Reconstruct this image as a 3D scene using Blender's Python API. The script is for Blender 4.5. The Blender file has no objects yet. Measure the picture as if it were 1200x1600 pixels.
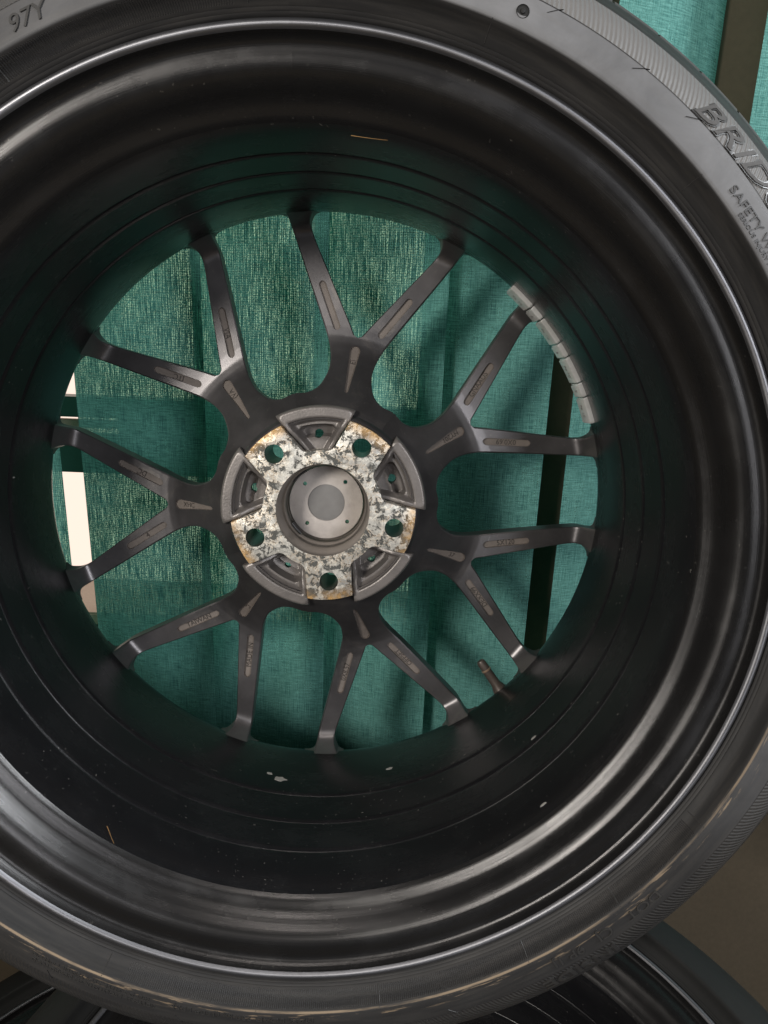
import bpy, bmesh, math, random
from mathutils import Matrix, Vector
PI = math.pi
rnd = random.Random(7)
sc = bpy.context.scene
COL = sc.collection

# ------------------------------------------------------------------ camera
cd = bpy.data.cameras.new('camera')
cam = bpy.data.objects.new('camera', cd)
COL.objects.link(cam)
cd.sensor_fit = 'VERTICAL'
cd.sensor_height = 24.0
cd.lens = 24.0 * 1023.63 / 1600.0
cd.clip_start = 0.01
cd.clip_end = 60
cam.matrix_world = Matrix((
    (0.99922, -0.03949, 0.0, 0.04752),
    (0.01078, 0.27272, -0.96203, -0.48869),
    (0.03799, 0.96128, 0.27294, 0.93948),
    (0, 0, 0, 1)))
sc.camera = cam

# ------------------------------------------------------------------ world, lamps, exposure
w = bpy.data.worlds.new('World')
sc.world = w
w.use_nodes = True
wb = w.node_tree.nodes['Background']
wb.inputs[0].default_value = (0.62, 0.66, 0.74, 1)
wb.inputs[1].default_value = 0.03
sc.view_settings.view_transform = 'Standard'
sc.view_settings.look = 'None'
sc.view_settings.exposure = 0.0
sc.view_settings.gamma = 1.0


def lamp(name, loc, target, size, power, color, size_y=None):
    l = bpy.data.lights.new(name, 'AREA')
    l.energy = power
    l.color = color
    l.size = size
    if size_y:
        l.shape = 'RECTANGLE'
        l.size_y = size_y
    o = bpy.data.objects.new(name, l)
    COL.objects.link(o)
    o.location = loc
    d = Vector(target) - Vector(loc)
    o.rotation_euler = d.to_track_quat('-Z', 'Y').to_euler()
    return o


lamp('room_window_light', (1.05, -1.75, 1.25), (0.15, 0, 0.8), 0.6, 22, (0.95, 0.96, 1.0), 1.0)
lamp('side_window_light', (1.7, -0.45, 1.9), (0.25, 0, 0.95), 0.5, 34, (0.93, 0.97, 1.0))
lamp('room_lamp', (-0.543, -0.927, 1.151), (0.05, 0, 0.75), 0.24, 12.0, (1.0, 0.95, 0.88))
lamp('ceiling_lamp', (-0.1, -0.75, 2.6), (0, 0, 0.7), 0.3, 7, (1.0, 0.93, 0.87))

# ------------------------------------------------------------------ helpers


def tag(o, label=None, cat=None, kind=None, group=None):
    if label: o['label'] = label
    if cat: o['category'] = cat
    if kind: o['kind'] = kind
    if group: o['group'] = group
    return o


def link(name, me, mat, parent=None, angle=35):
    if mat is not None:
        for m in (mat if isinstance(mat, (list, tuple)) else [mat]):
            if m.name not in [x.name for x in me.materials if x]:
                me.materials.append(m)
    if angle is not None:
        for p in me.polygons: p.use_smooth = True
        me.set_sharp_from_angle(angle=math.radians(angle))
    o = bpy.data.objects.new(name, me)
    COL.objects.link(o)
    if parent: o.parent = parent
    return o


def frombm(name, bm, mat, parent=None, angle=35, recalc=True):
    if recalc: bmesh.ops.recalc_face_normals(bm, faces=bm.faces)
    me = bpy.data.meshes.new(name)
    bm.to_mesh(me)
    bm.free()
    return link(name, me, mat, parent, angle)


def pol(r, a, z):
    """a = degrees clockwise from the top of the wheel, mm in, metres out"""
    t = math.radians(a)
    return (r * math.sin(t) / 1000, r * math.cos(t) / 1000, z / 1000)


def lathe(prof, n=360, closed=False, flip=False):
    """prof: list of (r mm, z mm).  UV: u = turn fraction, v = arc length in mm."""
    bm = bmesh.new()
    uv = bm.loops.layers.uv.new('UVMap')
    s = [0.0]
    for a, b in zip(prof, prof[1:]): s.append(s[-1] + math.hypot(a[0] - b[0], a[1] - b[1]))
    rings = []
    for r, z in prof:
        rings.append([bm.verts.new(pol(r, 360 * k / n, z)) for k in range(n)])
    for i in range(len(prof) - 1):
        for k in range(n):
            k2 = (k + 1) % n
            vs = [rings[i][k], rings[i + 1][k], rings[i + 1][k2], rings[i][k2]]
            uu = [(k / n, s[i]), (k / n, s[i + 1]), ((k + 1) / n, s[i + 1]), ((k + 1) / n, s[i])]
            if flip: vs.reverse(); uu.reverse()
            f = bm.faces.new(vs)
            for l, q in zip(f.loops, uu): l[uv].uv = q
    return bm


def catmull(pts, per=6):
    out = []
    for i in range(len(pts) - 1):
        p0 = pts[max(i - 1, 0)]; p1 = pts[i]; p2 = pts[i + 1]; p3 = pts[min(i + 2, len(pts) - 1)]
        for k in range(per):
            t = k / per
            out.append(tuple(0.5 * ((2 * b) + (c - a) * t + (2 * a - 5 * b + 4 * c - d) * t * t + (3 * b - a - 3 * c + d) * t ** 3)
                             for a, b, c, d in zip(p0, p1, p2, p3)))
    out.append(tuple(pts[-1]))
    return out


def interp(x, xs, ys):
    if x <= xs[0]: return ys[0]
    for i in range(len(xs) - 1):
        if x <= xs[i + 1]:
            t = (x - xs[i]) / (xs[i + 1] - xs[i])
            return ys[i] + t * (ys[i + 1] - ys[i])
    return ys[-1]


def sstep(a, b, x):
    t = min(1, max(0, (x - a) / (b - a)))
    return t * t * (3 - 2 * t)


def boolean(a, b, op='DIFFERENCE'):
    m = a.modifiers.new('b', 'BOOLEAN')
    m.operation = op
    m.solver = 'EXACT'
    m.object = b
    m.material_mode = 'TRANSFER'
    dg = bpy.context.evaluated_depsgraph_get()
    me = bpy.data.meshes.new_from_object(a.evaluated_get(dg))
    a.modifiers.clear()
    a.data = me
    bpy.data.objects.remove(b)
    return a


# ------------------------------------------------------------------ materials
class N:
    def __init__(s, name):
        s.m = bpy.data.materials.new(name)
        s.m.use_nodes = True
        s.t = s.m.node_tree
        s.b = s.t.nodes['Principled BSDF']
        s.out = s.t.nodes['Material Output']

    def n(s, typ, **kw):
        x = s.t.nodes.new(typ)
        for k, v in kw.items(): setattr(x, k, v)
        return x

    def l(s, a, b): s.t.links.new(a, b)

    def set(s, **kw):
        for k, v in kw.items():
            k = k.replace('_', ' ')
            if hasattr(v, 'is_output') or isinstance(v, bpy.types.NodeSocket): s.l(v, s.b.inputs[k])
            else:
                if isinstance(v, tuple) and len(v) == 3: v = v + (1,)
                s.b.inputs[k].default_value = v

    def coord(s, which='Object'):
        return s.n('ShaderNodeTexCoord').outputs[which]

    def mapping(s, src, scale=(1, 1, 1), loc=(0, 0, 0), rot=(0, 0, 0)):
        x = s.n('ShaderNodeMapping')
        s.l(src, x.inputs[0])
        x.inputs['Scale'].default_value = scale
        x.inputs['Location'].default_value = loc
        x.inputs['Rotation'].default_value = rot
        return x.outputs[0]

    def noise(s, src, scale, detail=4, rough=0.55, dist=0):
        x = s.n('ShaderNodeTexNoise')
        s.l(src, x.inputs['Vector'])
        x.inputs['Scale'].default_value = scale
        x.inputs['Detail'].default_value = detail
        x.inputs['Roughness'].default_value = rough
        x.inputs['Distortion'].default_value = dist
        return x.outputs[0]

    def ramp(s, src, stops, interp='LINEAR'):
        x = s.n('ShaderNodeValToRGB')
        s.l(src, x.inputs[0])
        x.color_ramp.interpolation = interp
        e = x.color_ramp.elements
        while len(e) < len(stops): e.new(0.5)
        for el, (p, c) in zip(e, stops):
            el.position = p
            if not isinstance(c, tuple): c = (c, c, c)
            el.color = c + (1,)
        return x.outputs[0]

    def math(s, op, a, b=None, c=None):
        x = s.n('ShaderNodeMath', operation=op)
        for i, v in enumerate((a, b, c)):
            if v is None: continue
            if isinstance(v, (int, float)): x.inputs[i].default_value = v
            else: s.l(v, x.inputs[i])
        return x.outputs[0]

    def mix(s, f, a, b, blend='MIX'):
        x = s.n('ShaderNodeMix', data_type='RGBA', blend_type=blend)
        for i, v in ((0, f), (6, a), (7, b)):
            if isinstance(v, (int, float)): x.inputs[i].default_value = v
            elif isinstance(v, tuple): x.inputs[i].default_value = v + (1,)
            else: s.l(v, x.inputs[i])
        return x.outputs[2]

    def bump(s, h, strength=0.3, dist=0.001, chain=None):
        x = s.n('ShaderNodeBump')
        x.inputs['Strength'].default_value = strength
        x.inputs['Distance'].default_value = dist
        s.l(h, x.inputs['Height'])
        if chain is not None: s.l(chain, x.inputs['Normal'])
        return x.outputs[0]


def mat_barrel(name='satin_black_rim_paint', metal=0.0, col=(0.0065, 0.0066, 0.0075), spec=0.24, r0=0.18):
    k = N(name)
    uv = k.coord('UV')
    ob = k.coord()
    lines = k.noise(k.mapping(uv, (3, 3.0, 1)), 1.0, 3, 0.6)            # turned lines: vary along v only
    spk = k.noise(ob, 420, 2, 0.5)
    speck = k.ramp(spk, [(0.705, 0.0), (0.74, 1.0)])
    patch = k.ramp(k.noise(ob, 14, 3), [(0.45, 0.15), (0.7, 1.0)])
    speck = k.math('MULTIPLY', speck, patch)
    smear = k.ramp(k.noise(k.mapping(uv, (26, 0.03, 1)), 1.0, 4, 0.6), [(0.45, 0.0), (0.8, 1.0)])
    c = k.mix(k.math('MULTIPLY', smear, 0.35), col, tuple(x * 1.25 + 0.012 for x in col))
    c = k.mix(k.math('MULTIPLY', speck, 0.55), c, (0.24, 0.23, 0.21))
    # hair-fine curved scratches
    scn = k.noise(k.mapping(ob, (1, 1, 1.6), rot=(0.3, 0.2, 0.7)), 26, 2, 0.5)
    scr = k.ramp(scn, [(0.5, 0.0), (0.5012, 1.0), (0.5024, 0.0)])
    scr = k.math('MULTIPLY', scr, k.ramp(k.noise(ob, 33, 3), [(0.60, 0.0), (0.63, 1.0)]))
    c = k.mix(k.math('MULTIPLY', scr, 0.6), c, (0.16, 0.14, 0.12))
    rough = k.math('ADD', r0, k.math('MULTIPLY', smear, 0.14))
    rough = k.math('ADD', rough, k.math('MULTIPLY', lines, 0.10))
    k.set(Base_Color=c, Roughness=rough, Specular_IOR_Level=spec, Metallic=metal, Normal=k.bump(lines, 0.22, 0.0003))
    k.b.inputs['Anisotropic'].default_value = 0.5
    return k.m


def mat_spoke():
    k = N('gunmetal_spoke_paint')
    ob = k.coord()
    big = k.noise(ob, 22, 4, 0.6)
    fine = k.noise(ob, 900, 2)
    br = k.noise(k.mapping(k.coord('UV'), (60, 900, 1)), 1, 2)
    c = k.mix(k.ramp(big, [(0.35, 0.0), (0.7, 1.0)]), (0.112, 0.107, 0.109), (0.172, 0.163, 0.165))
    dust = k.ramp(k.noise(ob, 260, 4, 0.7), [(0.62, 0.0), (0.72, 1.0)])
    grime = k.ramp(k.noise(k.mapping(ob, (1, 1, 1), (2, 5, 1)), 34, 6, 0.7, 0.6), [(0.56, 0.0), (0.68, 1.0)])
    info = k.n('ShaderNodeObjectInfo')
    some = k.ramp(k.math('FRACT', k.math('MULTIPLY', info.outputs['Random'], 7.31)), [(0.3, 0.25), (0.8, 1.0)])
    c = k.mix(k.math('MULTIPLY', dust, 0.3), c, (0.27, 0.25, 0.23))
    c = k.mix(k.math('MULTIPLY', k.math('MULTIPLY', grime, some), 0.35), c, (0.30, 0.27, 0.24))
    k.set(Base_Color=c, Metallic=0.85, Roughness=k.math('ADD', 0.30, k.math('MULTIPLY', big, 0.16)),
          Normal=k.bump(fine, 0.08, 0.0003))
    return k.m


def mat_cast(name, col, rough=0.6, metal=0.25):
    k = N(name)
    ob = k.coord()
    grain = k.noise(ob, 700, 3)
    big = k.noise(ob, 45, 4, 0.6)
    c = k.mix(k.ramp(big, [(0.3, 0.0), (0.75, 1.0)]), tuple(x * 0.72 for x in col), tuple(min(1, x * 1.15) for x in col))
    k.set(Base_Color=c, Roughness=rough, Metallic=metal, Normal=k.bump(grain, 0.35, 0.0005))
    return k.m


def mat_pad():
    k = N('corroded_machined_aluminium')
    ob = k.coord()
    mp = lambda l: k.mapping(ob, (1, 1, 1), l)
    big = k.noise(mp((3, 1, 2)), 46, 5, 0.6, 0.7)
    med = k.noise(mp((7, 4, 2)), 140, 8, 0.74, 0.5)
    fin = k.noise(mp((1, 8, 5)), 290, 6, 0.75, 0.2)
    mic = k.noise(mp((4, 4, 9)), 800, 3, 0.6)
    xyz = k.n('ShaderNodeSeparateXYZ'); k.l(ob, xyz.inputs[0])
    rad = k.math('MULTIPLY', k.math('SQRT', k.math('ADD', k.math('MULTIPLY', xyz.outputs[0], xyz.outputs[0]), k.math('MULTIPLY', xyz.outputs[1], xyz.outputs[1]))), 10)
    outer = k.ramp(rad, [(0.48, 0.0), (0.66, 1.0)])
    # chalky oxide over bare metal
    c = k.mix(k.ramp(fin, [(0.35, 0.0), (0.65, 1.0)]), (0.34, 0.33, 0.30), (0.70, 0.675, 0.61))
    # grey worn film, sharp tide lines, mostly out on the lugs
    film = k.math('MULTIPLY', k.ramp(big, [(0.51, 0.0), (0.518, 1.0)]), k.math('ADD', 0.25, k.math('MULTIPLY', outer, 0.75)))
    c = k.mix(k.math('MULTIPLY', film, 0.75), c, k.mix(mic, (0.15, 0.15, 0.147), (0.30, 0.295, 0.285)))
    tide = k.ramp(big, [(0.475, 0.0), (0.497, 1.0), (0.515, 0.0)])
    c = k.mix(k.math('MULTIPLY', tide, 0.6), c, (0.84, 0.80, 0.70))
    # black pitting in clusters
    dens = k.ramp(k.noise(mp((9, 2, 2)), 70, 4, 0.6), [(0.34, 0.0), (0.46, 1.0)])
    pit = k.math('MULTIPLY', k.ramp(k.math('ADD', med, k.math('MULTIPLY', k.math('SUBTRACT', fin, 0.5), 0.35)), [(0.512, 0.0), (0.526, 1.0)]), dens)
    c = k.mix(k.math('MULTIPLY', pit, 0.92), c, (0.045, 0.047, 0.043))
    dots = k.math('MULTIPLY', k.ramp(fin, [(0.595, 0.0), (0.615, 1.0)]), 0.85)
    c = k.mix(dots, c, (0.08, 0.08, 0.075))
    # rust: thin halos round the pitting and a brassy band at the lug edges
    halo = k.math('MULTIPLY', k.ramp(med, [(0.455, 0.0), (0.487, 1.0), (0.51, 0.0)]), k.ramp(big, [(0.42, 0.0), (0.5, 0.8)]))
    rim_ = k.ramp(rad, [(0.63, 0.0), (0.715, 1.0)])
    rim_ = k.math('MULTIPLY', rim_, k.ramp(k.noise(mp((2, 2, 2)), 60, 4), [(0.40, 0.1), (0.55, 1.0)]))
    rust = k.math('MAXIMUM', k.math('MULTIPLY', halo, 0.7), rim_)
    rust = k.math('MULTIPLY', rust, k.ramp(fin, [(0.33, 0.35), (0.5, 1.0)]))
    c = k.mix(k.math('MULTIPLY', rust, 0.85), c, (0.56, 0.34, 0.13))
    k.set(Base_Color=c, Metallic=0.35, Roughness=k.math('ADD', 0.38, k.math('MULTIPLY', pit, 0.3)),
          Normal=k.bump(k.math('SUBTRACT', fin, k.math('MULTIPLY', pit, 0.6)), 0.6, 0.0006))
    return k.m


def simple(name, col, rough=0.5, metal=0.0, spec=0.5, bump=0, bscale=400):
    k = N(name)
    nn = k.noise(k.coord(), bscale, 3)
    c = k.mix(nn, tuple(x * 0.8 for x in col), tuple(min(1, x * 1.2) for x in col))
    k.set(Base_Color=c, Roughness=rough, Metallic=metal, Specular_IOR_Level=spec)
    if bump: k.set(Normal=k.bump(nn, bump, 0.0005))
    return k.m


def mat_tyre(vband):
    """vband: name -> v (mm along the profile)"""
    k = N('tyre_rubber')
    uv = k.coord('UV')
    ob = k.coord()
    s = k.n('ShaderNodeSeparateXYZ'); k.l(uv, s.inputs[0])
    u, v = s.outputs[0], s.outputs[1]

    def band(a, b, soft=0.25):
        return k.math('MULTIPLY', k.math('SMOOTH_MIN', 1, k.math('MAXIMUM', 0, k.math('DIVIDE', k.math('SUBTRACT', v, a), soft)), 0.01),
                      k.math('MINIMUM', 1, k.math('MAXIMUM', 0, k.math('DIVIDE', k.math('SUBTRACT', b, v), soft))))
    # diagonal fine ribbing on the outer sidewall band
    a0, a1 = vband['hatch']
    ph = k.math('ADD', k.math('MULTIPLY', u, 2 * PI * 760), k.math('MULTIPLY', v, 1.05))
    hatch = k.math('MULTIPLY', k.math('SINE', ph), band(a0, a1))
    b0, b1 = vband['comb']
    # short radial combing near the bead, in stretches round the tyre
    comb = k.math('MULTIPLY', k.math('SINE', k.math('MULTIPLY', u, 2 * PI * 1400)), band(b0, b1))
    st = k.math('ADD', k.math('MULTIPLY', k.math('GREATER_THAN', u, 0.348), k.math('LESS_THAN', u, 0.565)), k.math('MULTIPLY', k.math('GREATER_THAN', u, 0.75), k.math('LESS_THAN', u, 0.985)))
    comb = k.math('MULTIPLY', comb, st)
    h = k.math('ADD', hatch, k.math('MULTIPLY', comb, 0.6))
    fine = k.noise(ob, 500, 3)
    c0, c1 = vband['band']
    cloud = k.noise(ob, 24, 5, 0.62, 0.4)
    cl2 = k.noise(k.mapping(uv, (40, 0.25, 1)), 1, 4, 0.6)
    dust = k.ramp(cloud, [(0.25, 0.45), (0.75, 1.0)])
    # grey bloom plus painted light: lettering band brightest at upper right, weak elsewhere
    xyz = k.n('ShaderNodeSeparateXYZ'); k.l(ob, xyz.inputs[0])
    side = k.ramp(k.math('ADD', k.math('MULTIPLY', k.math('ADD', xyz.outputs[0], xyz.outputs[1]), 1.3), 0.3), [(0.35, 0.05), (0.75, 1.0)])
    amt = k.math('MULTIPLY', k.math('MULTIPLY', k.math('MULTIPLY', dust, band(c0, c1, 1.0)), side), 0.47)
    c = k.mix(amt, (0.017, 0.0165, 0.0165), (0.33, 0.33, 0.34))
    c = k.mix(k.math('MULTIPLY', k.ramp(cl2, [(0.42, 0.0), (0.75, 1.0)]), 0.16), c, (0.11, 0.10, 0.088))
    c = k.mix(k.math('MULTIPLY', k.math('MULTIPLY', band(a0, a1), 0.6), side), c, (0.20, 0.195, 0.19))  # ribbing painted lighter on that same bright side
    # tan rubbed line on the rim protector
    r0, r1 = vband['rub']
    low = k.ramp(k.math('SUBTRACT', 0.5, k.math('MULTIPLY', xyz.outputs[1], 1.6)), [(0.45, 0.0), (0.72, 1.0)])
    rub = k.math('MULTIPLY', k.math('MULTIPLY', band(r0, r1, 0.5), k.ramp(cl2, [(0.38, 0.1), (0.55, 1.0)])), k.math('MULTIPLY', low, 0.5))
    wob = k.math('MULTIPLY', k.math('MULTIPLY', band(r0 - 1, r1 + 7, 3.0), k.ramp(k.noise(k.mapping(uv, (70, 0.35, 1)), 1, 5, 0.65), [(0.56, 0.0), (0.64, 1.0)])), k.math('MULTIPLY', low, 0.5))
    c = k.mix(k.math('MAXIMUM', rub, wob), c, (0.34, 0.25, 0.16))
    k.set(Base_Color=c, Roughness=k.math('ADD', 0.44, k.math('MULTIPLY', cloud, 0.2)), Specular_IOR_Level=0.22,
          Normal=k.bump(h, 0.5, 0.0004, k.bump(fine, 0.15, 0.0003)))
    return k.m


def mat_fabric():
    k = N('teal_blind_fabric')
    uv = k.coord('UV')       # metres across / along the slat, each slat offset
    s = k.n('ShaderNodeSeparateXYZ'); k.l(uv, s.inputs[0])
    x, z = s.outputs[0], s.outputs[1]
    jit = k.math('MULTIPLY', k.noise(k.mapping(uv, (60, 12, 1)), 1, 2), 5.0)
    wx = k.math('SINE', k.math('ADD', k.math('MULTIPLY', x, 2 * PI / 0.0019), jit))
    wz = k.math('SINE', k.math('ADD', k.math('MULTIPLY', z, 2 * PI / 0.0021), jit))
    warp = k.noise(k.mapping(uv, (1150, 38, 1)), 1, 3, 0.65)      # vertical slub
    weft = k.noise(k.mapping(uv, (70, 900, 1)), 1, 3, 0.6)
    fine = k.noise(k.mapping(uv, (800, 620, 1)), 1, 2, 0.6)
    grid = k.math('ADD', k.math('MULTIPLY', k.math('ADD', wx, k.math('MULTIPLY', wz, 0.7)), 0.032), 0)
    mixn = k.math('ADD', k.math('ADD', k.math('MULTIPLY', warp, 0.6), k.math('MULTIPLY', weft, 0.4)), k.math('MULTIPLY', grid, 0.5))
    col = k.mix(k.ramp(mixn, [(0.38, 0.0), (0.62, 1.0)]), (0.068, 0.225, 0.205), (0.26, 0.59, 0.53))
    diff = k.n('ShaderNodeBsdfDiffuse')
    k.l(col, diff.inputs[0])
    bump = k.bump(k.math('ADD', k.math('ADD', k.math('MULTIPLY', wx, 0.3), k.math('MULTIPLY', wz, 0.3)), mixn), 0.5, 0.0004)
    k.l(bump, diff.inputs['Normal'])
    tr = k.n('ShaderNodeBsdfTranslucent')
    k.l(k.mix(k.ramp(mixn, [(0.38, 0.0), (0.60, 1.0)]), (0.003, 0.040, 0.036), (0.035, 0.30, 0.22)), tr.inputs[0])
    mx = k.n('ShaderNodeMixShader'); mx.inputs[0].default_value = 0.42
    k.l(diff.outputs[0], mx.inputs[1]); k.l(tr.outputs[0], mx.inputs[2])
    # open weave: pinpricks where neither warp nor weft cover
    broad = k.ramp(k.noise(k.mapping(uv, (22, 9, 1)), 1, 3, 0.6), [(0.3, 0.35), (0.65, 1.0)])
    hole = k.math('MULTIPLY', k.ramp(k.math('ADD', warp, grid), [(0.48, 0.0), (0.63, 1.0)]), k.ramp(k.math('ADD', fine, grid), [(0.44, 0.0), (0.62, 1.0)]))
    hole = k.math('MULTIPLY', hole, broad)
    hole = k.math('MULTIPLY', hole, 1.25)
    tp = k.n('ShaderNodeBsdfTransparent'); tp.inputs[0].default_value = (0.50, 0.88, 0.66, 1)
    mx2 = k.n('ShaderNodeMixShader')
    k.l(k.math('MULTIPLY', hole, 0.6), mx2.inputs[0])
    k.l(mx.outputs[0], mx2.inputs[1]); k.l(tp.outputs[0], mx2.inputs[2])
    k.l(mx2.outputs[0], k.out.inputs[0])
    return k.m


M_BARREL = mat_barrel()
M_FLANGE = mat_barrel('worn_flange_paint', 0.8, (0.034, 0.033, 0.033), 0.5, 0.20)
M_LIP = mat_barrel('bare_rim_lip', 0.9, (0.17, 0.17, 0.18), 0.5, 0.36)
M_SPOKE = mat_spoke()
M_CAST = mat_cast('taupe_cast_pocket', (0.165, 0.14, 0.123), 0.6, 0.2)
M_CASTSHADE = mat_cast('shade_toned_cast_lettering', (0.045, 0.038, 0.033), 0.7, 0.1)  # dark tone paints in the shading that outlines the raised letters
M_LOBE = mat_cast('taupe_cast_hub', (0.185, 0.168, 0.158), 0.40, 0.4)
M_PAD = mat_pad()
M_BORE = simple('machined_bore', (0.27, 0.245, 0.22), 0.28, 0.8)
M_CAPRING = mat_cast('cap_back_plastic', (0.44, 0.40, 0.37), 0.5, 0.2)
M_CAPMID = simple('cap_back_grey', (0.16, 0.155, 0.15), 0.5, 0.2, bump=0.2, bscale=120)
M_DARK = simple('black_plastic_clip', (0.015, 0.014, 0.014), 0.45)
M_WEIGHT = mat_cast('plated_weight', (0.95, 0.94, 0.89), 0.22, 0.6)
M_VALVE = simple('bronze_valve_rubber', (0.085, 0.068, 0.058), 0.4, 0.3)
M_BRASS = simple('valve_collar', (0.6, 0.42, 0.3), 0.3, 0.8)
M_CHIP = simple('pale_scuff', (0.27, 0.26, 0.245), 0.6)
M_STRAW = simple('straw', (0.34, 0.19, 0.07), 0.7)
M_RUBBER = simple('plain_tyre_rubber', (0.013, 0.013, 0.0125), 0.6, spec=0.25, bump=0.1)
M_RUBBER_GREY = simple('worn_tyre_lettering', (0.03, 0.029, 0.028), 0.38, bump=0.1)
M_TREAD = simple('tread_rubber', (0.06, 0.057, 0.055), 0.65, spec=0.25, bump=0.2)
M_FABRIC = mat_fabric()

# ------------------------------------------------------------------ the wheel
PHASE = 11.1
SEC = 360 / 7


def hz(r):
    """height of the spokes' rear face over the mounting plane"""
    return -interp(r, [68, 74, 82, 92, 104, 116, 124, 131, 137, 145, 160, 200, 215, 217.5, 219.5, 221.5, 224, 227, 229.8],
                   [7, 10, 16.5, 25.5, 36.5, 46.5, 52.3, 56.0, 58.0, 59, 59, 57.5, 56.9, 56.2, 54.9, 52.4, 47.6, 41, 34])


PAIRS = [((0, 70), (30.4, 63.1)), ((0, 78), (35.1, 73.0)), ((0, 83.5), (39.9, 82.8)), ((0, 88.5), (34.2, 84.6)), ((0, 93), (27.8, 87.7)),
         ((0, 99), (22.3, 93)), ((0, 106), (19.0, 101)), ((0, 114), (17.6, 110)), ((0, 124), (19.3, 120.5)),
         ((0, 132.5), (23.2, 131)), ((0, 137.0), (26.4, 137.2)), ((0.8, 137.9), (27.5, 139.3)), ((2.6, 138.6), (29.2, 142.3)), ((4.3, 140.9), (31.0, 145.6)),
         ((9, 148.3), (37.0, 156.4)), ((19, 163.2), (44.8, 170.3)), ((32, 182.6), (53.6, 186.0)), ((44, 200.4), (62.0, 201.2)),
         ((49.3, 208.6), (66.0, 208.3)), ((52.0, 213.4), (68.4, 213.0)), ((53.2, 217.4), (69.9, 215.6)), ((52.0, 221.0), (71.8, 217.2)), ((50.0, 223.4), (75.5, 217.0)), ((46.4, 225.2), (80.3, 215.9))]


def build_spoke():
    rows = catmull([a + b for a, b in PAIRS], 4)
    rows = [((0.0 if r[1] <= 137.0 else max(r[0], 0.02)),) + tuple(r[1:]) for r in rows]
    us = [0, 0.05, 0.11, 0.22, 0.36, 0.5, 0.64, 0.78, 0.89, 0.95, 1]
    bm = bmesh.new()
    top = {}
    uvl = bm.loops.layers.uv.new('UVMap')
    grids = []
    for sgn in (1, -1):
        g = []
        for i, (lx, ly, rx, ry) in enumerate(rows):
            lr, la = math.hypot(lx, ly), math.atan2(lx, ly)
            rr, ra = math.hypot(rx, ry), math.atan2(rx, ry)
            lopen = lr > 137.5
            ropen = ry > 82 and ra < math.radians(25.6)
            row = []
            wid = math.hypot(lx - rx, ly - ry)
            for u in us:
                r = lr + (rr - lr) * u
                a = la + (ra - la) * u
                if abs(lx) < 1e-6 and u == 0: a = 0
                z = hz(r)
                d = 99
                if lopen: d = min(d, u * wid)
                if ropen: d = min(d, (1 - u) * wid)
                if d < 1.2: z -= 0.8 * (1 - d / 1.2) ** 2
                row.append(bm.verts.new((sgn * r * math.sin(a) / 1000, r * math.cos(a) / 1000, z / 1000)))
            g.append(row)
        grids.append((sgn, g))
    for sgn, g in grids:
        for i in range(len(g) - 1):
            for j in range(len(us) - 1):
                f = bm.faces.new((g[i][j], g[i + 1][j], g[i + 1][j + 1], g[i][j + 1]))
                if sgn > 0: f.normal_flip()
    bmesh.ops.remove_doubles(bm, verts=bm.verts, dist=2e-6)
    bm.normal_update()
    # make a solid: every top vertex gets a partner below
    tops = list(bm.verts)
    low = {}
    for v in tops:
        r = v.co.xy.length * 1000
        low[v] = bm.verts.new((v.co.x, v.co.y, v.co.z - (0.015 if r > 90 else 0.02)))
    faces = list(bm.faces)
    bnd = [e for e in bm.edges if len(e.link_faces) == 1]
    for f in faces:
        bm.faces.new([low[v] for v in reversed(f.verts)])
    for e in bnd:
        a, b = e.verts
        f = e.link_faces[0]
        vs = list(f.verts)
        if vs[(vs.index(a) + 1) % len(vs)] == b: a, b = b, a
        bm.faces.new((a, b, low[b], low[a]))
    bmesh.ops.recalc_face_normals(bm, faces=bm.faces)
    if bm.calc_volume(signed=True) < 0:
        bmesh.ops.reverse_faces(bm, faces=bm.faces)
    return frombm('spoke', bm, M_SPOKE, None, 40, recalc=False)


def cutter(path, depth, draft=0.7):
    """path: list of (cx, cy, half width, nx, ny) rows in mm."""
    bm = bmesh.new()
    rows = []
    for cx, cy, hw, nx, ny in path:
        c = []
        for s_, zt in ((-1, None), (1, None)):
            x, y = cx + s_ * hw * nx, cy + s_ * hw * ny
            f = max(0.05, (hw - draft) / max(hw, 0.01))
            xf, yf = cx + s_ * hw * f * nx, cy + s_ * hw * f * ny
            r = math.hypot(cx, cy)
            c.append((x, y, xf, yf))
        zf = hz(r) - depth
        zt = hz(r) + 6
        (x0, y0, xf0, yf0), (x1, y1, xf1, yf1) = c
        rows.append([bm.verts.new((p[0] / 1000, p[1] / 1000, p[2] / 1000)) for p in
                     ((x0, y0, zt), (xf0, yf0, zf), (xf1, yf1, zf), (x1, y1, zt))])
    for a, b in zip(rows, rows[1:]):
        for j in range(4):
            j2 = (j + 1) % 4
            bm.faces.new((a[j], a[j2], b[j2], b[j]))
    bm.faces.new(list(reversed(rows[0])))
    bm.faces.new(rows[-1])
    bmesh.ops.recalc_face_normals(bm, faces=bm.faces)
    if bm.calc_volume(signed=True) < 0: bmesh.ops.reverse_faces(bm, faces=bm.faces)
    return frombm('cut', bm, M_CAST, None, None, recalc=False)


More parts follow.
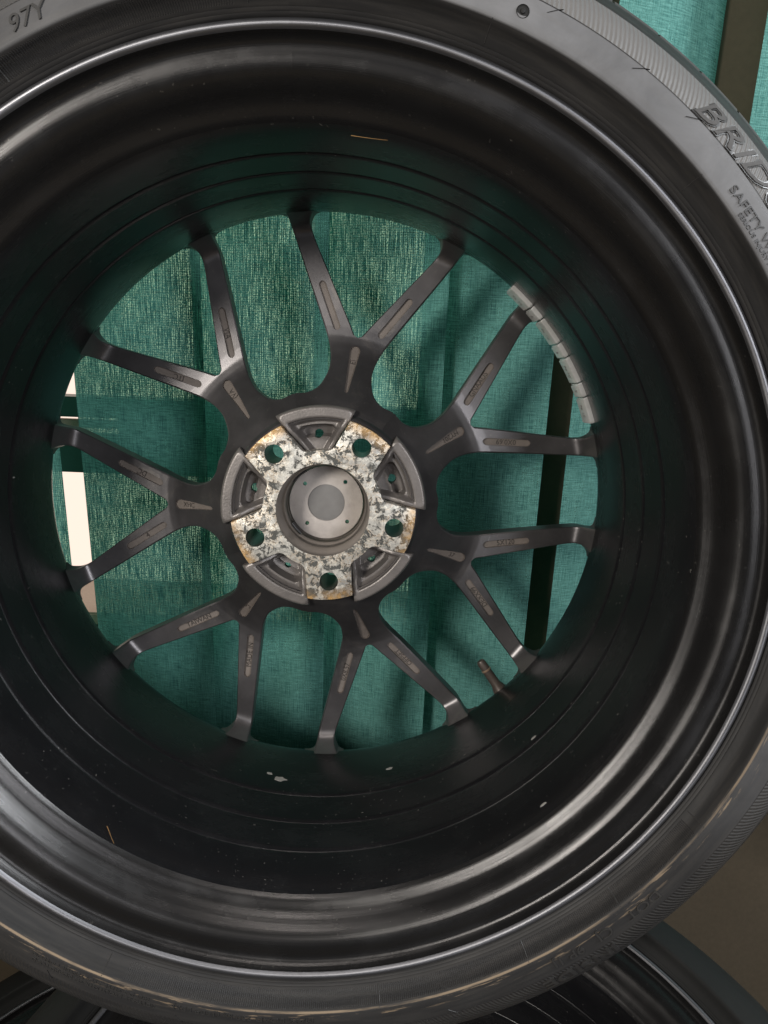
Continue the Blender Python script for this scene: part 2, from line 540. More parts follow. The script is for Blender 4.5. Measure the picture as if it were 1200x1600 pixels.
def stadium(p0, p1, w0, w1, n=7, m=10):
    """slot from p0 to p1 (end tips), half widths w0, w1"""
    dx, dy = p1[0] - p0[0], p1[1] - p0[1]
    L = math.hypot(dx, dy); dx /= L; dy /= L
    ts = [w0 * (1 - math.cos(PI / 2 * i / n)) for i in range(n)] + [w0 + (L - w0 - w1) * i / m for i in range(m + 1)] + \
         [L - w1 * (1 - math.cos(PI / 2 * (n - 1 - i) / n)) for i in range(n)]
    out = []
    for t in ts:
        w = w0 + (w1 - w0) * t / L
        if t < w0: hw = w * math.sqrt(max(0, 1 - ((w0 - t) / w0) ** 2))
        elif t > L - w1: hw = w * math.sqrt(max(0, 1 - ((t - L + w1) / w1) ** 2))
        else: hw = w
        out.append((p0[0] + dx * t, p0[1] + dy * t, max(hw, 0.25), dy, -dx))
    return out


SLOT = ((17.2, 140.5), (37.6, 176.0))
wheel = bpy.data.objects.new('wheel', None)
COL.objects.link(wheel)
tag(wheel, 'black alloy wheel with low profile tyre, inner side facing out, leaning on the blinds', 'wheel')

spoke = build_spoke()
spoke.data.materials.append(M_CAST)
boolean(spoke, cutter(stadium(*SLOT, 3.5, 3.5), 2.4))
boolean(spoke, cutter(stadium((-SLOT[0][0], SLOT[0][1]), (-SLOT[1][0], SLOT[1][1]), 3.5, 3.5), 2.4))
boolean(spoke, cutter(stadium((0, 91.5), (0, 130.5), 1.8, 5.2, 7, 14), 2.4))
for p in spoke.data.polygons: p.use_smooth = True
spoke.data.set_sharp_from_angle(angle=math.radians(32))


def glyphs(body, size_mm, font_extrude=0.35, bold=0.0):
    cu = bpy.data.curves.new('t', 'FONT')
    cu.body = body
    cu.size = 1.0
    cu.align_x = 'CENTER'
    cu.resolution_u = 3
    cu.extrude = 0.5
    cu.offset = bold
    o = bpy.data.objects.new('t', cu)
    COL.objects.link(o)
    dg = bpy.context.evaluated_depsgraph_get()
    me = bpy.data.meshes.new_from_object(o.evaluated_get(dg))
    bpy.data.objects.remove(o)
    bpy.data.curves.remove(cu)
    return me


def slot_text(body, side, size, flip=False, stem=False, name='cast_lettering', along=True):
    """text raised on the floor of a spoke pocket, in spoke coordinates"""
    me = glyphs(body, size)
    if stem:
        c = Vector((0, 117)); d = Vector((0, 1))
    else:
        a = Vector((side * SLOT[0][0], SLOT[0][1])); b = Vector((side * SLOT[1][0], SLOT[1][1]))
        c = (a + b) / 2; d = (b - a).normalized()
    if flip: d = -d
    n = Vector((-d.y, d.x))
    if not along: d, n = -n, d
    ys = [v.co.y for v in me.vertices]
    my = (max(ys) + min(ys)) / 2
    for v in me.vertices:
        q = c + d * (v.co.x * size * 0.92) + n * ((v.co.y - my) * size)
        r = q.length
        v.co = Vector((q.x / 1000, q.y / 1000, (hz(r) - 2.4 + (0.45 if v.co.z > 0 else -0.3)) / 1000))
    return link(name, me, M_CASTSHADE, None, None)


TEXTS = [  # per Y: (arm at left of the Y (counter-clockwise), arm at right, stem) ; (text, flip)
    (None, None, ('EI', False)),
    (('GNAAUS', False), ('0X0.69', True), ('HY201', True)),
    (('5X120', False), ('DEXX99', True), ('37', False)),
    (('OFFSET', True), ('0X8.57', True), None),
    (('MADE IN', True), ('TAIWAN', True), ('C', False)),
    (('4', True), ('DC', False), ('XHC', True)),
    (('JTC', False), ('VIA', True), ('(VA', False)),
]
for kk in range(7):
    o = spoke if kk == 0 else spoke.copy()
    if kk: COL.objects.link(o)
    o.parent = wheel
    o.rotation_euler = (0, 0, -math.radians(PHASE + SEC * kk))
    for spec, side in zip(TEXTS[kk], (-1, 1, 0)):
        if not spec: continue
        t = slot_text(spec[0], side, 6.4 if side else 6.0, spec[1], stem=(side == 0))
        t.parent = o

# barrel and flanges -------------------------------------------------
lip_prof = catmull([(262.9, 149), (262.9, 156.3), (262.1, 158.0), (260.6, 158.5), (259.2, 157.9), (258.3, 156.5)], 3)
flange_prof = catmull([(258.3, 156.5), (257.1, 153.6), (255.5, 151.4), (253.0, 150.3), (250.0, 149.8), (247.0, 149.0), (244.0, 147.4), (241.4, 144.8), (239.2, 141.6),
               (237.2, 138.2), (235.0, 135.2), (232.6, 133.0), (230.2, 131.0), (228.4, 128.4)], 3)
prof = [(228.4, 128.4), (227.5, 125.0), (226.9, 121), (226.3, 112)]
for zg, rg in ((93, 225.9), (63, 225.1), (31.5, 224.0)):
    prof += [(rg, zg + 1.2), (rg - 0.04, zg + 0.3), (rg + 0.08, zg), (rg + 0.35, zg - 0.2), (rg + 0.35, zg - 0.6), (rg - 0.25, zg - 1.1), (rg - 0.3, zg - 6)]
prof += [(223.5, 18), (224.2, 0), (225.5, -16), (226.8, -28), (227.8, -37), (228.7, -43.5), (230.6, -49), (234, -54), (239, -58),
         (246, -62), (254, -68), (259, -73), (261.5, -76.5), (262.5, -76), (262.5, -71), (258, -66), (247, -56), (238, -52), (236, -46), (236, 60), (234, 130), (243, 133), (243, 145), (256, 149), (262.6, 149)]
rim = frombm('rim', lathe(prof, 512), M_BARREL, wheel, 50)
frombm('rim_flange', lathe(flange_prof, 512), M_FLANGE, wheel, 60)
frombm('rim_lip', lathe(lip_prof, 512), M_LIP, wheel, 60)

# hub --------------------------------------------------------------
LUG0 = 320.1


def prism(outline, z0, z1, mat, bev=0.0, name='p'):
    bm = bmesh.new()
    b = [bm.verts.new((x / 1000, y / 1000, z0 / 1000)) for x, y in outline]
    t = [bm.verts.new((x / 1000, y / 1000, z1 / 1000)) for x, y in outline]
    n = len(outline)
    tf = bm.faces.new(t)
    bm.faces.new(list(reversed(b)))
    for i in range(n): bm.faces.new((b[i], b[(i + 1) % n], t[(i + 1) % n], t[i]))
    bmesh.ops.recalc_face_normals(bm, faces=bm.faces)
    if bev:
        es = [e for e in tf.edges]
        bmesh.ops.bevel(bm, geom=es, offset=bev / 1000, segments=2, affect='EDGES', profile=0.5)
    return frombm(name, bm, mat, None, 30)


def circ(r, cx=0, cy=0, n=48): return [(cx + r * math.sin(2 * PI * i / n), cy + r * math.cos(2 * PI * i / n)) for i in range(n)]


out = []
HWL, RL, RR = 18.1, 72.3, 46.9
for i in range(5):
    a = math.radians(LUG0 + 72 * i)
    ux, uy = math.sin(a), math.cos(a)      # outward
    vx, vy = math.cos(a), -math.sin(a)     # clockwise

    def P(al, ac): return (ux * al + vx * ac, uy * al + vy * ac)
    r1 = math.sqrt(RR ** 2 - (HWL + 2.5) ** 2)
    out.append(P(r1, -HWL - 2.5))
    out.append(P(r1 + 2.2, -HWL - 0.6))
    out.append(P(r1 + 4.5, -HWL))
    for j in range(9):
        t = math.radians(-14.5 + 29.0 * j / 8)
        out.append(P(RL * math.cos(t), RL * math.sin(t)))
    out.append(P(r1 + 4.5, HWL))
    out.append(P(r1 + 2.2, HWL + 0.6))
    out.append(P(r1, HWL + 2.5))
    a0 = math.atan2(HWL + 2.5, r1)
    a1 = math.radians(72) - a0
    for j in range(1, 6):
        t = a0 + (a1 - a0) * j / 6
        out.append(P(RR * math.cos(t), RR * math.sin(t)))
pad = prism(out, -46, 0, M_PAD, 0.8, 'mounting_pad')
pad.data.materials.append(M_BORE)
boolean(pad, prism(circ(36.4, n=96), -70, 20, M_BORE))
for i in range(5):
    a = math.radians(LUG0 + 72 * i)
    cx, cy = 57.15 * math.sin(a), 57.15 * math.cos(a)
    boolean(pad, prism(circ(7.4, cx, cy, 40), -70, 20, M_BORE))
pad.parent = wheel
tag(pad, 'bare machined face of the hub, blotched grey and rusty')
for p in pad.data.polygons: p.use_smooth = True
pad.data.set_sharp_from_angle(angle=math.radians(28))

# five cast lobes between the lugs


def build_lobe():
    bm = bmesh.new()
    nr, na = 44, 56
    rr = [46.8 + (80.6 - 46.8) * i / (nr - 1) for i in range(nr)]
    rr[-1] = 80.8
    g = []
    for i, r in enumerate(rr):
        off = math.degrees(math.asin(min(1, (HWL + 0.5) / r)))
        row = []
        for j in range(na):
            t = j / (na - 1)
            a = -36 + off + (72 - 2 * off) * t
            side = min(t, 1 - t) * math.radians(72 - 2 * off) * r
            dout = 80.6 - r
            e = min(dout - 8.2, side - 3.0)
            z = -5.2 - 8.5 * sstep(0, 4.5, e) - 5 * sstep(14, 28, dout)
            # kidney recess
            ar = math.radians(a) * 61
            kx = max(0, abs(ar) - 9.5); ky = r - 61.5
            d = math.hypot(kx, ky)
            z -= 12.0 * (1 - sstep(3.2, 5.0, d))
            # rounded outer rim and sides
            if dout < 2.0: z -= 2.0 * (1 - dout / 2.0) ** 2
            cc = dout + side
            if cc < 5.5: z -= 2.2 * (1 - cc / 5.5)
            if side < 1.2: z -= 0.8 * (1 - side / 1.2) ** 2
            row.append(bm.verts.new(pol(r, a, z)))
        g.append(row)
    for i in range(nr - 1):
        for j in range(na - 1): bm.faces.new((g[i][j], g[i][j + 1], g[i + 1][j + 1], g[i + 1][j]))
    tops = list(bm.verts); fs = list(bm.faces)
    bnd = [e for e in bm.edges if len(e.link_faces) == 1]
    low = {v: bm.verts.new((v.co.x, v.co.y, -0.033)) for v in tops}
    for f in fs: bm.faces.new([low[v] for v in reversed(f.verts)])
    for e in bnd:
        a, b = e.verts
        vs = list(e.link_faces[0].verts)
        if vs[(vs.index(a) + 1) % len(vs)] == b: a, b = b, a
        bm.faces.new((a, b, low[b], low[a]))
    o = frombm('hub_lobe', bm, M_LOBE, None, 45)
    o.data.materials.append(M_DARK)
    boolean(o, prism(circ(3.4, 0, 58.4, 24), -60, 20, M_DARK))
    for p in o.data.polygons: p.use_smooth = True
    o.data.set_sharp_from_angle(angle=math.radians(45))
    return o


lobe = build_lobe()
for i in range(5):
    o = lobe if i == 0 else lobe.copy()
    if i: COL.objects.link(o)
    o.parent = wheel
    o.rotation_euler = (0, 0, -math.radians(LUG0 + 36 + 72 * i))

# a dark skirt between lugs and the roots of the spokes
hubp = [(47, -28), (66, -10), (69, -8.2), (71.0, -8.3), (73, -12), (74, -26), (60, -40), (47, -42)]
frombm('hub', lathe(catmull([(80.0, -24), (76, -11), (72.5, -7.4), (71, -8), (69, -31)], 5), 180), M_SPOKE, wheel, 30)
frombm('hub_bore', lathe([(36.45, -0.6), (36.2, -1.2), (35.6, -10), (34.9, -20), (34.4, -22), (33.2, -23.2), (32.8, -24.5), (32.6, -40), (31.2, -41), (30, -46)], 160), M_BORE, wheel, 30)
cap = prism(circ(30.6, n=96), -41, -38, M_CAPRING, 0.4, 'centre_cap')
boolean(cap, prism(circ(15.4, n=64), -39.4, -30, M_CAPMID))
cap.data.materials.clear(); cap.data.materials.append(M_CAPRING)
for i in range(4):
    a = math.radians(43 + 90 * i)
    boolean(cap, prism(circ(1.7, 23.6 * math.sin(a), 23.6 * math.cos(a), 20), -60, -30, M_DARK))
cap.parent = wheel
for p in cap.data.polygons: p.use_smooth = True
cap.data.set_sharp_from_angle(angle=math.radians(28))
bm = lathe(catmull([(0.01, -38.7), (7, -38.8), (12, -38.9), (15.3, -39.2)], 5), 64)
frombm('cap_centre', bm, M_CAPMID, cap, 40)
for a, wd in ((57, 9), (230, 13), (318, 15)):
    bm = bmesh.new()
    pts = []
    n = 8
    g = []
    for i in range(n + 1):
        aa = a + (i / n - 0.5) * wd * 1.6
        g.append([bm.verts.new(pol(r, aa, z)) for r, z in ((30.4, -37), (32.3, -36), (32.3, -30), (31.3, -30.5))])
    for p, q in zip(g, g[1:]):
        for j in range(4): bm.faces.new((p[j], p[(j + 1) % 4], q[(j + 1) % 4], q[j]))
    bm.faces.new(g[0]); bm.faces.new(list(reversed(g[-1])))
    frombm('cap_clip', bm, M_DARK, cap, 30)

# adhesive balance weights -------------------------------------------


def weight(a0, a1, num):
    bm = bmesh.new()
    n = 5
    g = []
    sec = [(228.4, -24.0), (224.2, -24.0), (223.1, -24.4), (222.5, -25.6), (222.4, -41.6), (223.3, -42.6), (228.4, -43)]
    for i in range(n + 1):
        aa = a0 + (a1 - a0) * i / n
        g.append([bm.verts.new(pol(r, aa, z)) for r, z in sec])
    m = len(sec)
    for p, q in zip(g, g[1:]):
        for j in range(m): bm.faces.new((p[j], p[(j + 1) % m], q[(j + 1) % m], q[j]))
    f0 = bm.faces.new(g[0]); f1 = bm.faces.new(list(reversed(g[-1])))
    bmesh.ops.recalc_face_normals(bm, faces=bm.faces)
    bmesh.ops.bevel(bm, geom=list(f0.edges) + list(f1.edges), offset=0.0009, segments=3, affect='EDGES')
    o = frombm('balance_weight', bm, M_WEIGHT, wheel, 35)
    me = glyphs(num, 1)
    ys = [v.co.y for v in me.vertices]; my = (max(ys) + min(ys)) / 2
    am = (a0 + a1) / 2
    for v in me.vertices:
        al = v.co.x * 5.0                       # along the rim
        zz = -33.5 - (v.co.y - my) * -6.5
        v.co = Vector(pol(222.45 - (0.25 if v.co.z > 0 else -0.3), am + math.degrees(al / 224), zz))
    link('stamped_number', me, M_CAPMID, o, None)
    return o


ws = [(41.6, 48.4, 'Fe 10'), (48.7, 52.3, '5'), (52.6, 59.6, 'Fe 10'), (59.9, 63.6, '5'), (63.9, 70.8, 'Fe 10'), (71.1, 74.7, '5'), (75.0, 81.8, 'Fe 10')]
WS0, WS1 = 40.6, 72.8
for a0, a1, s_ in ws:
    f = lambda a: WS0 + (a - 41.6) / (81.8 - 41.6) * (WS1 - WS0)
    weight(f(a0), f(a1), s_)

# valve stem -------------------------------------------------------------
bm = lathe([(0.01, 33), (3.2, 33), (4.0, 31.0), (4.2, 20), (4.2, 19), (4.4, 8), (6.5, 2), (7, 0)], 28)
vs = frombm('valve_stem', bm, M_VALVE, wheel, 40)
vs.location = pol(236, 138.8, -58)
d = Vector((-math.sin(math.radians(145)), -math.cos(math.radians(145)), -0.15))
vs.rotation_mode = 'QUATERNION'
vs.rotation_quaternion = d.to_track_quat('Z', 'Y')
frombm('valve_collar', lathe([(3.9, 22), (4.7, 22.6), (4.7, 23.6), (3.9, 24.2)], 28), M_BRASS, vs, 40)

# paint chips and bits stuck to the barrel ------------------------------
BZ = [(-43.5, 228.7), (-37, 227.8), (-28, 226.8), (-16, 225.5), (0, 224.2), (18, 223.3), (30, 223.2), (48, 223.9), (64, 224.8), (94, 225.7), (112, 226), (128, 226.6), (141, 228)]


def barrel_r(z): return interp(z, [p[0] for p in BZ], [p[1] for p in BZ])


def chip(a, z, la, lz, seed, mat=M_CHIP, name='paint_chip'):
    r_ = random.Random(seed)
    bm = bmesh.new()
    n = 14
    ring = []; ring2 = []
    for i in range(n):
        t = 2 * PI * i / n
        q = 0.65 + 0.55 * r_.random()
        aa = a + math.degrees(la * q * math.cos(t) / 226)
        zz = z + lz * q * math.sin(t)
        ring.append(bm.verts.new(pol(barrel_r(zz) + 0.1, aa, zz)))
        ring2.append(bm.verts.new(pol(barrel_r(zz) - 0.22, aa, zz)))
    bm.faces.new(ring2)
    for i in range(n): bm.faces.new((ring[i], ring[(i + 1) % n], ring2[(i + 1) % n], ring2[i]))
    return frombm(name, bm, mat, wheel, 30)


chip(189.5, 12, 5.5, 3.2, 3)
chip(192.0, 6, 2.5, 1.6, 9)
chip(166.5, 2, 3.0, 1.4, 5)
chip(135.5, 57, 2.4, 0.9, 6)
chip(139.0, 121, 2.4, 1.0, 8)
chip(277.5, 25, 0.6, 1.6, 4)

# tyre --------------------------------------------------------------
side_prof = [(262.9, 148), (263.2, 152), (264, 155.6), (264.8, 157), (265.2, 157.3), (265.6, 156.7), (266.1, 157.6), (266.8, 158.2), (267.2, 157.7), (267.7, 158.6), (269.6, 160.4), (271.4, 163.4), (272.4, 166.2), (273.2, 168.2), (274.2, 169.3), (275.6, 169.5),
             (279, 169.2), (285, 168.6), (289.6, 167.6), (290, 167.0), (294, 166.0), (299, 163.6), (304, 160.4), (309, 156), (313, 151.6), (313.4, 150.8), (317, 147.2), (321.0, 141.6), (325.0, 135.4), (329, 128.8), (333, 122.5), (335.5, 118)]
tprof = side_prof + [(337.5, 112), (338.6, 100), (338.8, 88), (333, 87), (333, 78), (340, 77), (341, 62), (334, 61), (334, 50), (341.3, 49), (341.3, 36), (341.3, 22), (334, 21), (334, 10), (341, 9), (340, -6), (333, -7), (333, -16), (338.8, -17), (338, -34), (334, -48), (326, -62), (312, -78), (296, -86), (282, -84), (272, -78), (264, -73)]
sarc = [0.0]
for a, b in zip(tprof, tprof[1:]): sarc.append(sarc[-1] + math.hypot(a[0] - b[0], a[1] - b[1]))


def v_of_r(r):
    n = len(side_prof)
    return interp(r, [p[0] for p in side_prof], sarc[:n])


def side_z(r): return interp(r, [p[0] for p in side_prof], [p[1] for p in side_prof])


M_TYRE = mat_tyre({'hatch': (v_of_r(290.4), v_of_r(308.0)), 'comb': (v_of_r(268.2), v_of_r(273.0)), 'band': (v_of_r(273.6), v_of_r(290)), 'rub': (v_of_r(273.4), v_of_r(274.7))})
SX, SY = 4.5 * math.sin(math.radians(135)), 4.5 * math.cos(math.radians(135))


def settle(me):
    # the tyre sits a few millimetres low on its rim under its own weight
    for v in me.vertices:
        f = sstep(276, 336, v.co.xy.length * 1000)
        v.co.x += SX * f / 1000
        v.co.y += SY * f / 1000


tyre = frombm('tyre', lathe(tprof, 600), M_TYRE, wheel, 40)
settle(tyre.data)
tag(tyre, 'low profile black rubber tyre with lettered sidewall')


def ring_text(body, a_mid, r0, size, h=0.5, track=1.0, name='lettering', mat=M_RUBBER_GREY, xs=1.0, shear=0.0, bold=0.0, inset=None, reverse=False):
    """raised letters following the sidewall, tops outward; each word one object"""
    me = glyphs(body, size, bold=bold)
    for v in me.vertices:
        x, y = v.co.x, v.co.y
        x += y * shear
        if reverse: x, y = -x, 0.7 - y
        r = r0 + y * size
        aa = a_mid + math.degrees(x * size * xs * track / r0)
        z = side_z(r)
        v.co = Vector(pol(r, aa, z + (h if v.co.z > 0 else -0.6)))
    settle(me)
    return link(name, me, mat, tyre, None)


def outline_letters(body, a_mid, r0, size, xs, shear, gap=0.0):
    ring_text(body, a_mid, r0, size, 0.55, 1.0, 'lettering', M_RUBBER_GREY, xs, shear, 0.035)
    ring_text(body, a_mid, r0 + size * 0.012, size, 0.85, 1.0, 'lettering', M_TREAD, xs, shear, 0.0)


outline_letters('BRIDGESTONE', 55.6, 291.2, 17.5, 1.36, 0.3)
ring_text('SAFETY WARNING', 55.0, 279.2, 6.0, 0.5, 1.0, xs=1.28)
ring_text('SERIOUS INJURY MAY RESULT FROM', 57.0, 275.8, 3.0, 0.4, 1.0, xs=1.22)
ring_text('97Y', -24.6, 277.5, 11.0, 0.7, xs=1.05, shear=0.25)
ring_text('o', -18.8, 280.0, 7, 0.5)
ring_text('TUBELESS RADIAL PLY NZ', 11.0, 278.5, 4.0, 0.4, xs=1.3)
ring_text('DOT', 136.0, 279.5, 8.5, 0.7, xs=1.3)
ring_text('CJ', 141.8, 279.0, 9.5, 0.7, xs=1.2)
ring_text('9P 1J', 147.0, 280.0, 8.5, 0.6, xs=1.2)
ring_text('INSIDE', 146.6, 292.6, 12.0, 0.8, xs=1.4, bold=0.02)
ring_text('MAX. LOAD 730 kg (1609 LBS)', 188.0, 277.6, 4.6, 0.5, xs=1.4)
ring_text('TREAD 2 STEEL 2 POLYESTER 1 NYLON', 207.0, 277.8, 3.4, 0.45, xs=1.25)
ring_text('SIDEWALL 1 POLYESTER STANDARD LOAD', 206.5, 281.8, 3.2, 0.45, xs=1.25)

# thin mould joints running across the sidewall


def mould_line(a, ra, rb, wdt=0.35, hgt=0.45, slant=0.0, mat=M_RUBBER_GREY):
    bm = bmesh.new()
    n = max(3, int((rb - ra) / 1.5))
    g = []
    for i in range(n + 1):
        r = ra + (rb - ra) * i / n
        aa = a + slant * i / n
        dw = math.degrees(wdt / r)
        z = side_z(r)
        g.append([bm.verts.new(pol(r, aa - dw, z - 0.2)), bm.verts.new(pol(r, aa, z + hgt)), bm.verts.new(pol(r, aa + dw, z - 0.2))])
    for p, q in zip(g, g[1:]):
        bm.faces.new((p[0], p[1], q[1], q[0])); bm.faces.new((p[1], p[2], q[2], q[1]))
    return frombm('mould_line', bm, mat, tyre, 30)


for a in (-29.5, -4, 20, 45.5, 74, 102, 124, 138.2, 151.5, 171, 186.5, 206, 232, 258, 284, 308): mould_line(a, 267.9, 274.0)
for a, s_ in ((24.5, 1.2), (33.8, 1.4), (40.5, 1.6), (55.5, 1.2), (88, 1), (110, 1), (163, -1), (196, -1), (212, -1), (246, 1), (290, 1), (341, 1)): mould_line(a, 286.0, 291.2, slant=s_, mat=M_DARK)
bm = lathe([(0.01, 1.0), (1.0, 0.8), (1.3, 0.2), (2.6, 0.1), (2.8, 0.5), (3.1, 0.1), (3.3, -0.6)], 24)
o = frombm('vent_spur', bm, M_RUBBER, tyre, 40); o.location = pol(281.5, 22.4, side_z(281.5))
o2 = o.copy(); COL.objects.link(o2); o2.location = pol(283, -18.8, side_z(283))

# shoulder tread blocks


def build_block(w):
    bm = bmesh.new()
    sec = [(331.5, 123.5), (336.0, 119.3), (339.0, 113.5), (341.6, 104), (342.6, 90.5), (337, 89.5), (330, 100)]
    n = 4
    g = []
    for i in range(n + 1):
        f = (i / n - 0.5)
        g.append([bm.verts.new(pol(r, f * w + (z - 120) * 0.035, z)) for r, z in sec])
    m = len(sec)
    for p, q in zip(g, g[1:]):
        for j in range(m): bm.faces.new((p[j], p[(j + 1) % m], q[(j + 1) % m], q[j]))
    bm.faces.new(g[0]); bm.faces.new(list(reversed(g[-1])))
    return frombm('tread_block', bm, M_TREAD, None, 25)


blk = build_block(4.72)
for i in range(72):
    o = blk if i == 0 else blk.copy()
    if i: COL.objects.link(o)
    o.parent = tyre
    o.location = (SX / 1000, SY / 1000, 0)
    o.rotation_euler = (0, 0, -math.radians(5 * i + 1.3))

MW = Matrix(((0.99905, -0.03678, 0.0234), (0.02691, 0.09798, -0.99482), (0.03429, 0.99451, 0.09888))).to_4x4()
wheel.matrix_world = Matrix.Translation((0, 0, 0.8)) @ MW

def stalk(pts, label, name='dry_stalk'):
    P = catmull(pts, 5)
    bm = bmesh.new()
    ww = Matrix.Translation((0, 0, 0.8)) @ MW
    g = []
    W = [ww @ Vector(pol(barrel_r(z) - h, a, z)) for a, z, h in P]
    for i, p in enumerate(W):
        d = (W[min(i + 1, len(W) - 1)] - W[max(i - 1, 0)]).normalized()
        u = d.orthogonal().normalized(); v = d.cross(u)
        rr = 0.00020 * (1 - 0.6 * i / len(W))
        g.append([bm.verts.new(p + (u * math.cos(t) + v * math.sin(t)) * rr) for t in (0, 2.09, 4.19)])
    for p, q in zip(g, g[1:]):
        for j in range(3): bm.faces.new((p[j], p[(j + 1) % 3], q[(j + 1) % 3], q[j]))
    return tag(frombm(name, bm, M_STRAW, None, 60), label, 'plant debris')


stalk([(215.6, 121, 0.5), (215.0, 124, 1.2), (214.2, 127, 0.9), (213.2, 130, 0.5)], 'thin curved dry stalk stuck inside the rim at lower left')
stalk([(7.0, 123, 0.5), (8.8, 124, 0.8), (10.4, 124, 0.5), (12.0, 126, 0.6)], 'fine golden stalk lying inside the rim above the spokes')

# ------------------------------------------------------------------ the wheel lying underneath


def copy_tree(o, parent, depth=0):
    c = o.copy()
    COL.objects.link(c)
    c.parent = parent
    for ch in o.children:
        if depth == 0 and ch.name.split('.')[0] in ('balance_weight', 'paint_chip', 'valve_stem'): continue
        if depth == 1 and ch.name.split('.')[0] in ('lettering', 'cast_lettering', 'mould_line', 'vent_spur'): continue
        copy_tree(ch, c, depth + 1)
    return c


low_wheel = copy_tree(wheel, None)
low_wheel['label'] = 'black wheel lying flat directly under the leaning wheel, dark tyre showing at lower right'
low_wheel.matrix_world = Matrix.Translation((0.085, -0.205, 0.262)) @ Matrix.Rotation(math.radians(37), 4, 'Z')
for c_ in low_wheel.children:
    if c_.name.startswith('tyre'):
        c_['label'] = 'plain black tyre'
        c_.material_slots[0].link = 'OBJECT'
        c_.material_slots[0].material = M_RUBBER  # darker rubber: shade under the leaning wheel painted into the colour
bottom_wheel = copy_tree(low_wheel, None)
bottom_wheel['label'] = 'lowest black wheel of the stack, its dark tyre showing at the bottom left corner'
bottom_wheel.matrix_world = Matrix.Translation((-0.17, -0.10, 0.004)) @ Matrix.Rotation(math.radians(81), 4, 'Z')

# ------------------------------------------------------------------ vertical blinds
blind = bpy.data.objects.new('vertical_blind', None)
COL.objects.link(blind)
tag(blind, 'teal fabric vertical blind hanging behind the spokes, slats turned at different angles', 'window blind')
SL = [((-0.700, 0.185), (-0.566, 0.158)), ((-0.560, 0.186), (-0.424, 0.160)), ((-0.424, 0.187), (-0.2868, 0.172)), ((-0.2668, 0.176), (-0.1310, 0.152)), ((-0.150, 0.186), (-0.0125, 0.160)),
      ((-0.030, 0.196), (0.1000, 0.156)), ((0.078, 0.194), (0.2050, 0.160)), ((0.2275, 0.158), (0.3400, 0.214)), ((0.3530, 0.158), (0.476, 0.196)),
      ((0.47, 0.19), (0.60, 0.155)), ((0.59, 0.19), (0.72, 0.155))]
ZB = 0.402
for si, (a, b) in enumerate(SL):
    bm = bmesh.new()
    uvl = bm.loops.layers.uv.new('UVMap')
    A = Vector(a); B = Vector(b)
    L = (B - A).length
    nrm = Vector(((B - A).y, -(B - A).x)).normalized()
    nx, nz = 14, 30
    zt = 1.75
    lean = rnd.uniform(-0.002, 0.002)
    g = []
    for j in range(nz + 1):
        z = ZB + (zt - ZB) * j / nz
        row = []
        for i in range(nx + 1):
            t = i / nx
            sag = 0.007 * (1 - (2 * t - 1) ** 2) + 0.0012 * math.sin(z * 9 + si * 2.1 + t * 2)
            p = A + (B - A) * t + nrm * sag
            row.append((bm.verts.new((p.x + lean * (z - 0.8), p.y, z)), (t * L + si * 1.37, z + si * 0.61)))
        g.append(row)
    for j in range(nz):
        for i in range(nx):
            q = [g[j][i], g[j][i + 1], g[j + 1][i + 1], g[j + 1][i]]
            f = bm.faces.new([v for v, _ in q])
            for l, (_, u) in zip(f.loops, q): l[uvl].uv = u
    frombm('slat', bm, M_FABRIC, blind, 60, recalc=False)

# ------------------------------------------------------------------ window, walls, floor, outdoors


def box(bm, x0, x1, y0, y1, z0, z1):
    vs = [bm.verts.new((x, y, z)) for z in (z0, z1) for x, y in ((x0, y0), (x1, y0), (x1, y1), (x0, y1))]
    for f in ((0, 3, 2, 1), (4, 5, 6, 7), (0, 1, 5, 4), (1, 2, 6, 5), (2, 3, 7, 6), (3, 0, 4, 7)): bm.faces.new([vs[i] for i in f])


def boxobj(name, dims, mat, parent=None, bev=0.0):
    bm = bmesh.new()
    box(bm, *dims)
    if bev: bmesh.ops.bevel(bm, geom=list(bm.edges), offset=bev, segments=2, affect='EDGES')
    return frombm(name, bm, mat, parent, 30)


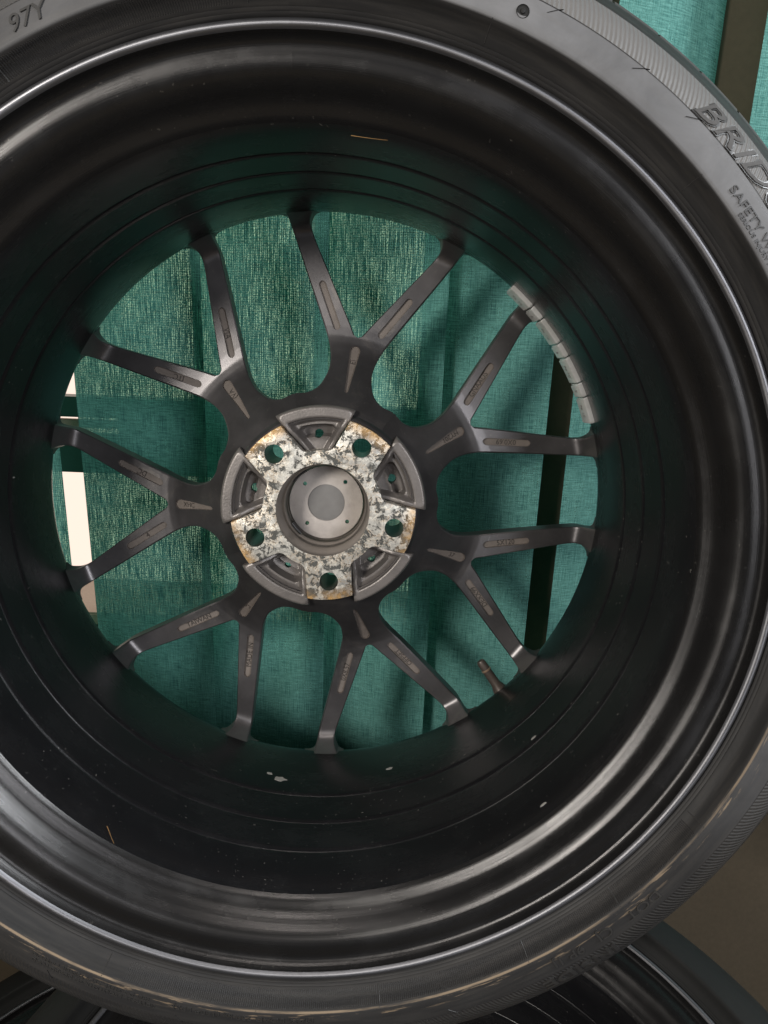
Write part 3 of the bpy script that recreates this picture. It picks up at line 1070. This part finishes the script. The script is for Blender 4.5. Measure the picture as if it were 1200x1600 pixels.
M_WALL = simple('brown_painted_wall', (0.068, 0.052, 0.032), 0.75, bump=0.25, bscale=160)
M_FRAME = simple('dark_green_frame', (0.012, 0.05, 0.038), 0.4)
M_FRAME_PALE = simple('pale_frame_edge', (0.55, 0.42, 0.34), 0.5)
M_FLOOR = simple('dark_floor', (0.14, 0.105, 0.06), 0.7, bump=0.2, bscale=90)
XW, ZS, YW = 0.118, 0.568, 0.262
wall = boxobj('wall', (XW, 3.0, 0.223, YW + 0.14, -0.18, 2.6), M_WALL)
tag(wall, 'brown wall to the right of the window, glimpsed between slats and past the tyre', 'wall')
wall2 = boxobj('wall', (-3.0, XW - 0.002, YW, YW + 0.14, -0.18, ZS), M_WALL)
tag(wall2, 'low brown wall under the window, behind the bottom of the teal slats', 'wall')
fl = boxobj('floor', (-3, 3, -3, YW - 0.002, -0.18, -0.086), M_FLOOR)
tag(fl, kind='structure')
win = bpy.data.objects.new('window', None)
COL.objects.link(win)
win.location = (-0.4, YW + 0.03, ZS)
tag(win, 'window with dark green rails and bright pinkish daylight, seen in the gap at the left', 'window')


def wpart(name, dims, mat, bev=0.002):
    o = boxobj(name, dims, mat, None, bev)
    o.parent = win
    o.matrix_parent_inverse = Matrix.Translation(win.location).inverted()
    return o


wpart('window_sill', (-1.2, XW - 0.004, YW - 0.012, YW + 0.10, ZS + 0.002, ZS + 0.018), M_FRAME_PALE)
wpart('rail', (-1.2, 0.10, YW + 0.02, YW + 0.05, 0.755, 0.800), M_FRAME)
wpart('rail', (-1.2, 0.10, YW + 0.02, YW + 0.05, 0.822, 0.846), M_FRAME)
wpart('rail', (-0.272, 0.10, YW + 0.022, YW + 0.048, 0.798, 0.824), M_FRAME)  # unseen filler added to block daylight between the two rails
wpart('rail', (-1.2, -0.2725, YW + 0.055, YW + 0.062, 0.804, 0.8145), M_FRAME_PALE, 0.001)
wpart('rail', (-1.2, 0.10, YW + 0.02, YW + 0.05, 1.55, 1.60), M_FRAME)
wpart('stile', (0.095, 0.116, YW + 0.015, YW + 0.052, ZS + 0.02, 1.6), M_FRAME)

k = N('pale_daylight')
em = k.n('ShaderNodeEmission')
em.inputs[0].default_value = (1.0, 0.80, 0.68, 1)
em.inputs[1].default_value = 1.15
k.l(em.outputs[0], k.out.inputs[0])
bm = bmesh.new()
vs_ = [bm.verts.new(p) for p in ((-5, 1.6, -1.0), (5, 1.6, -1.0), (5, 1.6, 5), (-5, 1.6, 5))]
bm.faces.new(vs_)
sky = frombm('sky', bm, k.m, None, None)
tag(sky, kind='structure')
